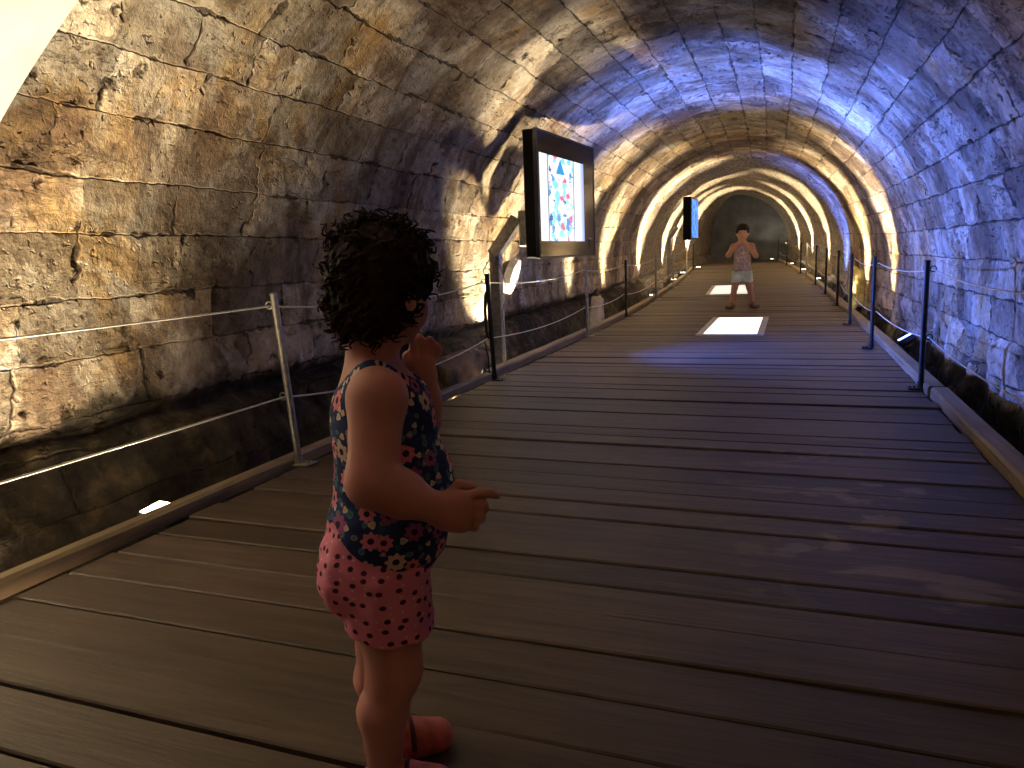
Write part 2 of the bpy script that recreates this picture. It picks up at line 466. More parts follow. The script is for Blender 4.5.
kerb(-2.24, -2.14, 5.30, 25.4, 'timber kerb on the left edge running from the black post with the cable coil past the large display screen')
kerb(.81, .91, -3.9, 4.98, 'pale timber kerb on the right walkway edge, nearest the camera, ending at the first black post')
kerb(.80, .90, 5.02, 30.6, 'timber kerb on the right edge starting behind the nearest black post and running down the tunnel')

# ------------------------------------------------------------------ railing
GALV = simple('galvanised_steel', (.42, .41, .38), .38, .85, var=.25, scale=30, bump=.1)
BLACKST = simple('black_painted_steel', (.012, .012, .014), .45, .2, var=.3, scale=25, bump=.1)
ROPEM = simple('steel_wire_rope', (.80, .76, .68), .4, .3, var=.2, scale=200, bump=.3)
PH = .80
def make_post(mat, h=PH, rings=(.745, .325), side=-1):
    r = empty('railing_post')
    b = MB(); b.tube([(0,0,.004), (0,0,h-.012)], .0165, 16); b.tube([(0,0,h-.012), (0,0,h-.004), (0,0,h)], [.019, .0185, .011], 16)
    b.build('pole', mat, r, smooth=False)
    b = MB(); xa, xb = (-.012, .075) if side < 0 else (-.075, .012)
    b.box((xa, -.04, 0), (xb, .04, .009), bev=.003)
    for x in (-side*.060, -side*.036):
        b.lathe([(.008, .009), (.008, .016), (.004, .018)], 8, Matrix.Translation((x, 0, 0)))
    b.tube([(0,0,.009), (0,0,.05)], .022, 14)
    b.build('base_plate', mat, r)
    for z in rings:
        b = MB(); R = .017
        b.tube([(side*(.0165+R) + R*math.cos(a), 0, z+R*math.sin(a)) for a in [2*PI*k/18 for k in range(18)]], .0032, 8, closed=True)
        b.tube([(0, 0, z), (side*.018, 0, z)], .004, 6)
        b.build('rope_ring', mat, r, smooth=True)
    return r
def kids(o): return [c for c in bpy.data.objects if c.parent == o]
def dup(root, loc, rot=None):
    r = root.copy(); COL.objects.link(r); r.location = loc
    if rot: r.rotation_euler = rot
    for ch in kids(root):
        c = ch.copy(); COL.objects.link(c); c.parent = r
        for g in kids(ch):
            d = g.copy(); COL.objects.link(d); d.parent = c
    return r
left_posts = [(-2.15, .30, 'g', 0, None),
 (-2.122, 2.80, 'g', -4.2, 'grey galvanised post on the left walkway edge, just left of the toddler'),
 (-2.07, 5.16, 'k', -2.0, 'black post on the left edge with a coil of black cable hanging on it'),
 (-2.10, 8.15, 'g', 0, 'grey galvanised post directly below the large display screen'),
 (-2.10, 10.5, 'k', 0, 'black post on the left edge, first one right of the large display screen'),
 (-2.10, 13.6, 'g', 0, 'thin grey post on the left, between the black post and the far blue screen'),
 (-2.10, 16.6, 'g', 0, 'grey post on the left close to the pair of small glowing spotlights'),
 (-2.10, 20.6, 'g', 0, 'bright grey post standing below the far blue screen'),
 (-2.10, 24.2, 'k', 0, 'farthest clear black post on the left, just right of the far blue screen'),
]
right_posts = [(.86, 2.70, 'k', 0, None),
 (.79, 5.20, 'k', 0, 'tallest black post on the right edge, nearest the camera, with a ring at its top'),
 (.70, 7.20, 'k', 0, 'second black post from the camera on the right edge, beside the blue-lit wall'),
 (.70, 9.35, 'k', 0, 'third black post from the camera on the right edge, before the yellowish rock'),
 (.76, 11.9, 'k', 0, 'fourth post from the camera on the right edge'),
 (.76, 14.1, 'k', 0, 'fifth dark post from the camera on the right edge, against the bluish wall'),
 (.76, 16.4, 'k', 0, 'sixth dark post from the camera on the right edge'),
 (.76, 19.0, 'g', 0, 'pale grey post on the right edge, the only light one of its row'),
 (.76, 20.7, 'k', 0, 'dark post right behind the pale post of the right railing'),
 (.76, 25.6, 'k', 0, 'small dark post far down the right railing, second from its end'),
 (.76, 29.6, 'k', 0, 'farthest dark post at the end of the right railing'),]
protoG = protoK = None
rings_at = {'L': [], 'R': []}
for side, lst in (('L', left_posts), ('R', right_posts)):
    sg = -1 if side == 'L' else 1
    pg = pk = None
    for (x, y, m, lean, lab) in lst:
        X = x + curve(y)
        lz = math.radians(lean)
        top = Vector((X, y, rise(y))); e = Matrix.Rotation(lz, 3, 'Y')
        rp = [top + e @ Vector((sg*.034, 0, z)) for z in (.745, .325)]
        rings_at[side].append(rp)
        if lab is None: continue
        if m == 'g':
            if pg is None: pg = make_post(GALV, side=sg); o = pg
            else: o = dup(pg, (0,0,0))
        else:
            if pk is None: pk = make_post(BLACKST, side=sg); o = pk
            else: o = dup(pk, (0,0,0))
        o.location = (X, y, .0045+rise(y)); o.rotation_euler = (0, lz, 0)
        tag(o, lab, 'railing post', 'railing posts along the walkway')
for side, nm in (('L', 'left'), ('R', 'right')):
    for lev, ln in ((0, 'upper'), (1, 'lower')):
        P = [r[lev] for r in rings_at[side]]
        pts = []
        for i, (a, b) in enumerate(zip(P[:-1], P[1:])):
            L = (b-a).length; sag = .018*L if i > 0 else .006
            if side == 'R' and i == 0: sag = .05
            if side == 'L' and i == 1: sag = .06 + .02*lev
            n = 14
            for k in range(n):
                q = k/n; p = a.lerp(b, q); p.z -= 4*sag*q*(1-q); pts.append(p)
        pts.append(P[-1])
        mb = MB(); mb.tube(pts, .0042, 7)
        tag(mb.build('wire_rope', ROPEM, smooth=True),
            f'{ln} thin steel wire rope of the {nm} railing, threaded through the post rings', 'rope', 'wire ropes of the railings')

# black cable coil hanging on the second left post
CABLE = simple('black_cable', (.01, .01, .01), .5, bump=0)
mb = MB()
for q in range(2):
    pts = []
    for k in range(28):
        a = 2*PI*k/28
        pts.append((-2.165-.010*q + (.016+.004*q)*math.cos(a) + .065, 5.15 + .012*q, .49 + (.17+.012*q)*math.sin(a)))
    mb.tube(pts, .0075, 7, closed=True)
mb.tube([(-2.13, 5.14, .30), (-2.12, 5.17, .18), (-2.125, 5.19, .06), (-2.20, 5.25, .075), (-2.29, 5.28, -.1), (-2.32, 5.3, -.55)], .006, 6)
tag(mb.build('cable_coil', CABLE, smooth=True), 'loop of black cable hanging on the black post left of the display screen', 'cable')

# ------------------------------------------------------------------ spotlights in the side channels
HOUS = simple('lamp_housing', (.05, .05, .05), .5, .4, bump=0)
WARM = (1.0, .80, .52); BLUE = (.10, .20, 1.0); WHITE = (1.0, .90, .74)
LENS = {'w': emis('warm_lens', (1, .86, .62), 22), 'b': emis('blue_lens', (.2, .35, 1), 10)}
def lamp(x, y, z, power, kind, aim, size, blend, label, col=None, rad=.04, lens=None):
    X = x + curve(y); z += rise(y)
    d = Vector(aim).normalized()
    r = empty('floor_spotlight', (X, y, z), 0, label, 'spotlight', 'spotlights beside the walkway')
    Rm = Vector((0,0,1)).rotation_difference(d).to_matrix().to_4x4()
    b = MB(); b.box((-.075, -.06, -.05), (.075, .06, .0), bev=.008, M=Rm); 
    for k in range(5): b.box((-.065, -.045+.02*k, -.07), (.065, -.039+.02*k, -.05), M=Rm)
    b.build('housing', HOUS, r)
    b = MB(); b.box((-.064, -.05, .0006), (.064, .05, .006), bev=.002, M=Rm); b.build('lens', LENS['b' if kind == 'b' else 'w'], r)
    b = MB(); b.box((-.083, -.012, -.09), (-.077, .012, -.02)); b.box((.077, -.012, -.09), (.083, .012, -.02)); b.box((-.083, -.012, -.096), (.083, .012, -.09))
    b.tube([(0, 0, -.096), (0, 0, -.64-z)], .012, 8)
    b.build('bracket', HOUS, r)
    ld = bpy.data.lights.new('spot', 'SPOT'); ld.energy = power; ld.color = col or (BLUE if kind == 'b' else WARM)
    ld.spot_size = math.radians(size); ld.spot_blend = blend; ld.shadow_soft_size = rad
    lo = bpy.data.objects.new('spot', ld); COL.objects.link(lo); lo.parent = r
    lo.location = d*.05; lo.rotation_euler = d.to_track_quat('-Z', 'Y').to_euler()
    return r
LX = -2.38
G = 'spotlight in the left channel '
lamp(-2.33, 1.20, -.42, 680, 'w', (.06, .20, 1), 104, 1.0, 'spotlight out of view before the left post', rad=.06)
lamp(-2.268, 2.125, .004, 12, 'w', (.05, -.10, 1), 160, .9, 'bright rectangular spotlight behind the left timber kerb, nearest the camera')
lamp(-2.40, 5.35, -.38, 420, 'w', (.0, -.02, 1), 62, .8, G+'beside the black post with the cable coil', rad=.05)
lamp(-2.40, 6.50, -.38, 900, 'w', (.02, .0, 1), 74, .6, G+'under the large display screen')
lamp(LX, 9.45, -.30, 1200, 'w', (.0, .0, 1), 46, .8, G+'past the large display screen')
lamp(LX, 11.6, -.30, 1200, 'w', (.0, .0, 1), 50, .8, G+'by the thin grey post')
lamp(-2.36, 15.2, -.04, 2200, 'w', (.0, .0, 1), 66, .8, 'small glowing spotlight at the left kerb before the far blue screen')
lamp(-2.36, 19.6, -.0, 3200, 'w', (.0, .0, 1), 80, .7, 'round glowing spotlight at the left kerb just under the far blue screen')
lamp(-2.36, 23, .0, 3200, 'w', (.0, .0, 1), 60, .8, 'spotlight on the left beyond the far blue screen')
lamp(-2.0, 26.0, .02, 3200, 'w', (.0, .0, 1), 80, .6, 'farthest spotlight on the left side')
RX = .98
lamp(1.02, 7.6, .06, 1900, 'b', (-.62, .08, 1), 70, .9, 'blue spotlight in the right channel between the first two black posts', col=(.10, .20, 1.0))
lamp(RX, 10.0, -.30, 1500, 'w', (.0, .03, 1), 50, .8, 'spotlight in the right channel behind the third black post')
lamp(RX, 12.6, -.25, 1500, 'w', (.0, .0, 1), 60, .8, 'spotlight on the right by the fourth post')
lamp(RX, 15.4, -.2, 1500, 'b', (-.1, .0, 1), 70, .7, 'blue spotlight in the right channel near the sixth post')
lamp(RX, 18.6, .0, 3200, 'w', (.0, .0, 1), 70, .8, 'glowing spotlight at the foot of the pale post on the right')
lamp(RX, 22.5, .02, 3200, 'w', (.0, .0, 1), 60, .8, 'small glowing spotlight on the right beyond the pale post')
lamp(RX, 26.5, .02, 3200, 'w', (.0, .0, 1), 60, .8, 'brighter of the far glowing spotlights on the right')
lamp(.55, 29.6, .06, 60, 'w', (.0, .3, 1), 110, .5, 'tiny glowing spotlight near the far tunnel end')
lamp(RX, -2.2, -.20, 230, 'w', (-.1, .0, 1), 110, .6, 'added fill spotlight, unseen, in the right channel behind the viewpoint', col=(1, .58, .40))  # added fill lamp out of view; its bounce brightens and warms the toddler

# ------------------------------------------------------------------ large display
TVB = simple('black_cabinet', (.004, .004, .005), .6, .0, spec=.15, bump=.05)
def glass_mat():
    t = NT('dark_glass_front'); t.p(color=(.012, .012, .018), rough=.12, spec=.45); return t.m
DGLASS = glass_mat()
def screen_art():
    t = NT('lit_screen_picture'); u, v, _ = t.sep(t.coord('UV'))
    def band(a, b, s=.006): return t.math('MULTIPLY', t.smooth(u, a-s, a+s), t.smooth(u, b-s, b+s, 1.0, 0.0))
    vec = t.comb(t.math('MULTIPLY', u, 15.0), t.math('MULTIPLY', v, 14.0), 0)
    vo = t.new('ShaderNodeTexVoronoi'); t.set(vo.inputs['Vector'], t.vmath('ADD', vec, t.vmath('SCALE', t.noise(vec, 1.3, 3, out=1), 1.4))); vo.inputs['Scale'].default_value = 1.0
    cr = t.sep(vo.outputs['Color'])
    colr = t.ramp(cr[0], [(.0, (.75, .9, 1)), (.18, (.25, .75, .9)), (.34, (.9, .95, 1)), (.46, (.05, .35, .8)), (.58, (.3, .8, .75)), (.68, (.95, .80, .9)), (.78, (.85, .15, .35)), (.86, (1, 1, .85)), (.94, (.03, .10, .45))])
    colr.node.color_ramp.interpolation = 'CONSTANT'
    dens = t.smooth(v, 1.0, .2, .25, .95)
    rr = t.math('GREATER_THAN', t.math('ADD', dens, t.math('MULTIPLY', t.math('ABSOLUTE', t.math('SUBTRACT', u, .44)), .9)), t.math('ADD', .12, cr[1]))
    pic = t.mix(rr, (.92, .96, 1, 1), colr)
    # blue pointed hood at the top of the picture
    tri = t.math('MULTIPLY', t.math('LESS_THAN', t.math('ABSOLUTE', t.math('SUBTRACT', u, .44)), t.math('MULTIPLY', t.math('SUBTRACT', .98, v), .55)), t.math('GREATER_THAN', v, .80))
    pic = t.mix(tri, pic, (.02, .35, .75, 1))
    edge = t.math('MAXIMUM', band(.155, .175), band(.735, .755))
    inner = band(.165, .745, .003)
    c = t.mix(inner, (.93, .96, 1, 1), pic); c = t.mix(edge, c, (.15, .18, .3, 1))
    glow = band(.88, .99, .05); c = t.mix(t.math('MULTIPLY', t.smooth(u, .86, 1.0), .85), c, (.20, .35, .9, 1))
    t.p(color=(0, 0, 0, 1), emc=c, ems=1.35, rough=.2); return t.m
SCR = screen_art()
ang = math.radians(4.5)
tv = empty('display_screen', (-1.93, 5.92, .90), -ang,
           'large black outdoor display screen with a lit colourful picture, hung over the left railing', 'screen')
# local frame: +x normal of the screen (towards walkway), +y along the tunnel
TL, TH, TD = 1.44, 1.03, .125
b = MB(); b.box((-TD, 0, 0), (-.012, TL, TH), bev=.012); b.build('cabinet', TVB, tv)
b = MB(); b.box((-.0115, .012, .012), (-.002, TL-.012, TH-.012), bev=.002); b.build('glass_front', DGLASS, tv)
b = MB()
for lo, hi in (((-.03, 0, -.004), (.004, TL, .010)), ((-.03, 0, TH-.010), (.004, TL, TH+.004)), ((-.03, -.004, 0), (.004, .010, TH)), ((-.03, TL-.010, 0), (.004, TL+.004, TH))):
    b.box(lo, hi, bev=.002)
b.build('bezel_frame', simple('dark_metal_frame', (.10, .10, .11), .3, .8, bump=0), tv)
def quad_uv(name, pts, mat, parent):
    me = bpy.data.meshes.new(name); me.from_pydata(pts, [], [(0,1,2,3)]); me.materials.append(mat)
    L = me.uv_layers.new(name='UVMap')
    for l, uv in zip(L.data, ((0,0),(1,0),(1,1),(0,1))): l.uv = uv
    return link(bpy.data.objects.new(name, me), parent)
def slab_uv(name, y0, y1, z0, z1, x, mat, parent):
    me = bpy.data.meshes.new(name)
    vs = [(x, y0, z0), (x, y1, z0), (x, y1, z1), (x, y0, z1), (x-.0015, y0, z0), (x-.0015, y1, z0), (x-.0015, y1, z1), (x-.0015, y0, z1)]
    fs = [(0,1,2,3), (4,7,6,5), (0,4,5,1), (1,5,6,2), (2,6,7,3), (3,7,4,0)]
    me.from_pydata(vs, [], fs); me.materials.append(mat); L = me.uv_layers.new(name='UVMap')
    uv = [(0,0),(1,0),(1,1),(0,1)]*2
    vi = [l.vertex_index for l in me.loops]
    for l, i in zip(L.data, vi): l.uv = uv[i]
    return link(bpy.data.objects.new(name, me), parent)
slab_uv('lit_picture', .05, 1.13, .14, .85, .0005, SCR, tv)
MARK = simple('dark_mark', (.004, .004, .005), .5, bump=0)
b = MB(); b.box((-.002, TL-.20, .155), (.0015, TL-.09, .172)); b.box((-.002, TL-.155, .085), (.0015, TL-.135, .16)); b.build('letter_mark', MARK, tv)
b = MB(); b.box((-.24, .12, .10), (-TD, .34, .40), bev=.01); b.build('wall_mount', GALV, tv)

# bracket post and arm carrying the display
bp = empty('bracket_post', (-2.36, 6.02, -.64), 0, 'grey square steel post with an angled arm holding up the large display screen', 'bracket')
b = MB(); b.box((-.045, -.045, 0), (.045, .045, 1.60), bev=.006); b.build('column', GALV, bp)
b = MB(); b.box((-.10, -.10, 0), (.10, .10, .012)); b.build('foot_plate', GALV, bp)
Ma = Matrix.Translation((0, 0, 1.60)) @ Vector((0,0,1)).rotation_difference(Vector((.13, .06, .20)).normalized()).to_matrix().to_4x4()
b = MB(); b.box((-.05, -.05, -.03), (.05, .05, .34), bev=.006, M=Ma); b.build('arm', GALV, bp)
b = MB(); b.tube([(-.03, -.06, 1.55), (-.08, -.10, 1.45), (-.05, -.09, 1.36), (.0, -.07, 1.42), (.02, -.055, 1.54)], .006, 6)
b.tube([(.05, -.04, 1.50), (.10, -.06, 1.36), (.09, -.05, 1.2), (.05, -.03, 1.1), (.052, .0, .9)], .004, 6)
b.build('cable', simple('tan_cable', (.30, .22, .12), .5, bump=0), bp)
# drum lamp head
dl = empty('drum_floodlight', (-2.39, 6.42, .755), 0, 'dark round floodlight head with a pale rim, below the display screen\'s left edge', 'floodlight')
Md = Vector((0,0,1)).rotation_difference(Vector((.85, .10, -.28)).normalized()).to_matrix().to_4x4()
b = MB(); b.lathe([(.05, -.10), (.11, -.07), (.145, -.01), (.15, .02)], 28, Md); b.build('head', BLACKST, dl, smooth=False)
b = MB(); b.lathe([(.152, -.01), (.162, -.01), (.162, .055), (.130, .055), (.130, .035)], 28, Md)
b.build('rim', simple('pale_metal_rim', (.75, .74, .70), .35, .2, bump=0), dl)
b = MB(); b.tube([(-.09, -.02, .02), (-.06, -.20, .01), (.02, -.352, .0)], .013, 8); b.build('stem', BLACKST, dl)
b = MB(); b.lathe([(.129, .036), (.129, .044)], 28, Md); b.build('lens', emis('blue_flood_lens', (.45, .6, 1), 6), dl)
for aim, pw, cone in (((1, .16, .26), 1600, 112),):
    ld = bpy.data.lights.new('spot', 'SPOT'); ld.energy = pw; ld.color = (.09, .19, 1.0); ld.spot_size = math.radians(cone); ld.spot_blend = .75; ld.shadow_soft_size = .05
    lo = bpy.data.objects.new('spot', ld); COL.objects.link(lo); lo.parent = dl
    lo.location = Vector((.80, .15, -.20)).normalized()*.19; lo.rotation_euler = Vector(aim).to_track_quat('-Z', 'Y').to_euler()

# ------------------------------------------------------------------ far display
t2 = NT('blue_screen'); uu, vv, _ = t2.sep(t2.coord('UV'))
t2.p(color=(0,0,0,1), emc=t2.mix(t2.smooth(t2.noise(t2.comb(t2.math('MULTIPLY', uu, 2.0), t2.math('MULTIPLY', vv, 3.0)), 2, 2), .4, .65), (.02, .13, .70, 1), (.10, .42, 1.0, 1)), ems=1.6)
tv2 = empty('display_screen', (-2.20, 18.4, 1.16), -math.radians(2.0), 'far black display screen glowing blue, small, on the left down the tunnel', 'screen')
b = MB(); b.box((-.20, 0, 0), (-.012, 1.1, 1.0), bev=.012); b.build('cabinet', TVB, tv2)
b = MB(); b.box((-.0115, .01, .01), (-.002, 1.09, .99), bev=.002); b.build('glass_front', DGLASS, tv2)
slab_uv('lit_picture', 0.05, 1.04, .05, .95, .0005, t2.m, tv2)
bp2 = dup(bp, (-2.42+curve(19), 19.0, -.40)); tag(bp2, 'small steel bracket post behind the far blue screen', 'bracket')

# ------------------------------------------------------------------ glowing floor panels
FRAME = simple('pale_steel_frame', (.50, .48, .43), .4, .5, bump=.05)
LITBOX = emis('lit_floor_glass', (1.0, .95, .80), 3.2)
def floor_panel(y0, y1, x0, x1, label, st=None):
    c = curve((y0+y1)/2) if y0 > 12 else 0
    r = empty('floor_window', ((x0+x1)/2+c, (y0+y1)/2, rise((y0+y1)/2)), 0, label, 'floor window', 'lit glass floor windows in the walkway')
    r.rotation_euler = (math.atan((rise(y1)-rise(y0))/(y1-y0)), 0, -math.atan((curve(y0)-curve(y1))/(y1-y0))*-1 if y0 > 12 else 0)
    hx, hy = (x1-x0)/2, (y1-y0)/2; wd = .075
    b = MB()
    b.box((-hx, -hy, -.03), (-hx+wd, hy, .006), bev=.003); b.box((hx-wd, -hy, -.03), (hx, hy, .006), bev=.003)
    b.box((-hx+wd, -hy, -.03), (hx-wd, -hy+.06, .006), bev=.003); b.box((-hx+wd, hy-.06, -.03), (hx-wd, hy, .006), bev=.003)
    b.build('steel_frame', FRAME, r)
    b = MB(); b.box((-hx+wd+.001, -hy+.061, -.03), (hx-wd-.001, hy-.061, .002)); b.build('glass_pane', st or LITBOX, r)
    return r
floor_panel(8.33, 10.37, -.95, -.24, 'nearer glowing white glass floor window in the walkway')
floor_panel(14.52, 16.98, -1.30, -.44, 'farther glowing glass floor window, behind the standing child\'s legs', emis('dim_lit_glass', (1, .96, .84), .95))

# ------------------------------------------------------------------ loose stones
SLAB = simple('pale_limestone', (.50, .44, .34), .85, var=.25, scale=9, bump=.6)
SLABD = simple('brown_rock', (.20, .15, .10), .9, var=.5, scale=9, bump=.9)
def rock(name, loc, size, mat, label, seed=0, rot=(0,0,0)):
    import bmesh
    bm = bmesh.new(); bmesh.ops.create_icosphere(bm, subdivisions=4, radius=1)
    for v in bm.verts:
        n = v.co.copy(); q = n*1.3 + Vector((seed, 0, 0))
        k = 1 + .28*mnoise.noise(q) + .10*mnoise.noise(q*3)
        m = max(abs(n.x), abs(n.y), abs(n.z)); k *= (1/m)**.45
        v.co = Vector((n.x*size[0], n.y*size[1], n.z*size[2]))*k
    me = bpy.data.meshes.new(name); bm.to_mesh(me); bm.free(); me.materials.append(mat)
    me.polygons.foreach_set('use_smooth', [True]*len(me.polygons))
    o = link(bpy.data.objects.new(name, me)); o.location = loc; o.rotation_euler = rot
    return tag(o, label, 'stone')
rock('stone_slab', (-2.47, 9.95, .06), (.10, .13, .32), SLAB, 'pale upright stone slab leaning in the left channel behind the post under the screen', 2, (.0, .10, .2))
rock('channel_boulder', (-2.46, 5.45, .05), (.13, .40, .13), SLABD, 'tan boulder ledge in the left channel behind the black post with the cable coil', 5)
rock('yellow_rock', (1.02, 13.2, .22), (.13, .40, .33), simple('yellow_rock', (.55, .48, .22), .85, var=.2, bump=.5), 'yellowish rock in the right channel beyond the third and fourth posts', 9)

#PEOPLE#
# ------------------------------------------------------------------ people: bodies grown from a smooth distance field
class SDF:
    def __init__(s, lo, hi, h):
        s.lo = np.array(lo, float); s.h = h
        s.n = np.ceil((np.array(hi)-s.lo)/h).astype(int)+1
        s.F = np.full(s.n, 1.0, np.float32)
    def _win(s, lo, hi):
        a = np.clip(np.floor((np.array(lo)-s.lo)/s.h).astype(int), 0, s.n-1); b = np.clip(np.ceil((np.array(hi)-s.lo)/s.h).astype(int)+1, 1, s.n)
        sl = tuple(slice(i, j) for i, j in zip(a, b))
        g = [s.lo[k] + s.h*np.arange(a[k], b[k]) for k in range(3)]
        return sl, np.meshgrid(*g, indexing='ij', sparse=True)
    def _add(s, sl, d, k):
        A = s.F[sl]; h = np.clip(.5+.5*(A-d)/k, 0, 1)
        s.F[sl] = A*(1-h)+d*h-k*h*(1-h)
    def cap(s, a, b, ra, rb, k=.02, sq=None):
        a = np.array(a, float); b = np.array(b, float); m = max(ra, rb)+k+.02
        sl, (X, Y, Z) = s._win(np.minimum(a, b)-m, np.maximum(a, b)+m)
        ab = b-a; L = max(ab@ab, 1e-12)
        t = np.clip(((X-a[0])*ab[0]+(Y-a[1])*ab[1]+(Z-a[2])*ab[2])/L, 0, 1)
        d = np.sqrt((X-a[0]-t*ab[0])**2+(Y-a[1]-t*ab[1])**2+(Z-a[2]-t*ab[2])**2)-(ra+(rb-ra)*t)
        s._add(sl, d, k)
    def ell(s, c, r, k=.02, R=None, op='add'):
        c = np.array(c, float); r = np.array(r, float); m = r.max()+k+.02
        sl, (X, Y, Z) = s._win(c-m, c+m)
        P = [X-c[0], Y-c[1], Z-c[2]]
        if R is not None: P = [R[0][i]*P[0]+R[1][i]*P[1]+R[2][i]*P[2] for i in range(3)]
        k0 = np.sqrt((P[0]/r[0])**2+(P[1]/r[1])**2+(P[2]/r[2])**2)
        k1 = np.sqrt((P[0]/r[0]**2)**2+(P[1]/r[1]**2)**2+(P[2]/r[2]**2)**2)+1e-6
        d = k0*(k0-1)/k1
        if op == 'add': s._add(sl, d, k)
        else:
            A = s.F[sl]; h = np.clip(.5-.5*(A+d)/k, 0, 1); s.F[sl] = A*(1-h)-d*h+k*h*(1-h)
    def grid(s):
        return np.meshgrid(*[s.lo[k]+s.h*np.arange(s.n[k]) for k in range(3)], indexing='ij', sparse=True)
    def mesh(s):
        F = s.F; F = np.where(np.abs(F) < 1e-6, 1e-6, F); I = F < 0
        n = np.array(F.shape)-1; cnt = np.zeros(n, np.int8)
        cs = [(i, j, k) for i in (0,1) for j in (0,1) for k in (0,1)]
        for c in cs: cnt += I[c[0]:c[0]+n[0], c[1]:c[1]+n[1], c[2]:c[2]+n[2]]
        act = (cnt > 0) & (cnt < 8); ids = np.full(n, -1, np.int64); A = np.argwhere(act); ids[act] = np.arange(len(A))
        acc = np.zeros((len(A), 3)); w = np.zeros(len(A))
        val = {c: F[A[:,0]+c[0], A[:,1]+c[1], A[:,2]+c[2]] for c in cs}
        for c in cs:
            for ax in range(3):
                if c[ax]: continue
                e = list(c); e[ax] = 1; e = tuple(e); va, vb = val[c], val[e]; m = (va < 0) != (vb < 0)
                t = va/(va-vb+1e-12)
                p = np.tile(np.array(c, float), (len(A), 1)); p[:, ax] += t
                acc[m] += p[m]; w[m] += 1
        V = (A+acc/w[:, None])*s.h+s.lo
        Q = []
        for ax in range(3):
            u, v = (ax+1) % 3, (ax+2) % 3
            sa = [slice(None)]*3; sb = [slice(None)]*3; sa[ax] = slice(0, -1); sb[ax] = slice(1, None)
            m = I[tuple(sa)] != I[tuple(sb)]; E = np.argwhere(m)
            ok = (E[:, u] > 0) & (E[:, v] > 0) & (E[:, u] < F.shape[u]-1) & (E[:, v] < F.shape[v]-1); E = E[ok]
            ins = I[E[:,0], E[:,1], E[:,2]]
            def cell(du, dv):
                c = E.copy(); c[:, u] -= du; c[:, v] -= dv; return ids[c[:,0], c[:,1], c[:,2]]
            q = np.stack([cell(0,0), cell(1,0), cell(1,1), cell(0,1)], 1)
            q[~ins] = q[~ins][:, ::-1]; Q.append(q)
        Q = np.concatenate(Q); Q = Q[(Q >= 0).all(1)]
        return V, Q
def relax(V, Q, it=2):
    for _ in range(it):
        acc = np.zeros_like(V); w = np.zeros(len(V))
        for i in range(4):
            for j in (1, 3):
                np.add.at(acc, Q[:, i], V[Q[:, (i+j) % 4]]); np.add.at(w, Q[:, i], 1)
        V = V*.5 + .5*acc/np.maximum(w, 1)[:, None]
    return V
def sdf_obj(name, S, mats, parent, uvc=None, matfn=None, it=2):
    V, Q = S.mesh(); V = relax(V, Q, it)
    me = bpy.data.meshes.new(name); me.vertices.add(len(V)); me.vertices.foreach_set('co', V.astype(np.float32).ravel())
    me.loops.add(Q.size); me.loops.foreach_set('vertex_index', Q.astype(np.int32).ravel())
    me.polygons.add(len(Q)); me.polygons.foreach_set('loop_start', np.arange(0, Q.size, 4, dtype=np.int32)); me.polygons.foreach_set('loop_total', np.full(len(Q), 4, np.int32))
    me.update(calc_edges=True); me.polygons.foreach_set('use_smooth', [True]*len(Q))
    for m in (mats if isinstance(mats, list) else [mats]): me.materials.append(m)
    if matfn is not None:
        C = V[Q].mean(1); me.polygons.foreach_set('material_index', matfn(C).astype(np.int32))
    if uvc is not None:      # wrap the cloth pattern round the body
        L = me.uv_layers.new(name='UVMap'); P = V[Q]
        a = np.arctan2(P[..., 1]-uvc[1], P[..., 0]-uvc[0]) - PI/2     # seam on the far side
        a = np.mod(a, 2*PI); a0 = a[:, :1]; a = np.where(a-a0 > PI, a-2*PI, np.where(a0-a > PI, a+2*PI, a))
        uv = np.stack([a*uvc[2], P[..., 2]], -1)
        L.data.foreach_set('uv', uv.astype(np.float32).ravel())
    me.validate(); return link(bpy.data.objects.new(name, me), parent)

def skin_mat(name, col, redder):
    t = NT(name); pos = t.coord()
    n = t.noise(pos, 9, 4); t.p(color=t.mix(t.smooth(n, .35, .7), (*col, 1), (*redder, 1)), rough=.52, spec=.35, sss=.12)
    t.b.inputs['Subsurface Radius'].default_value = (.02, .007, .004)
    t.bump(t.noise(pos, 160, 3), .05, .002); return t.m
SKIN = skin_mat('toddler_skin', (.60, .30, .28), (.62, .26, .25)); LIPS = simple('lips', (.50, .18, .15), .4, bump=0)
NAILS = simple('nails', (.70, .48, .40), .3, bump=0)
EYEW = simple('eye_white', (.8, .78, .74), .15, var=.02, bump=0); IRIS = simple('iris', (.06, .03, .015), .1, var=.1, bump=0)
def hair_mat(name, col):
    t = NT(name); pos = t.coord()
    n = t.noise(t.vmath('ADD', pos, t.vmath('SCALE', t.noise(pos, 12, 2, out=1), .05)), 60, 4, .7)
    t.p(color=t.ramp(n, [(.3, tuple(x*.45 for x in col)), (.7, tuple(x*1.6 for x in col))]), rough=.55, spec=.18); t.bump(n, .7, .006); return t.m
HAIR = hair_mat('dark_brown_curls', (.024, .010, .009)); HAIR2 = hair_mat('dark_hair', (.022, .013, .010))

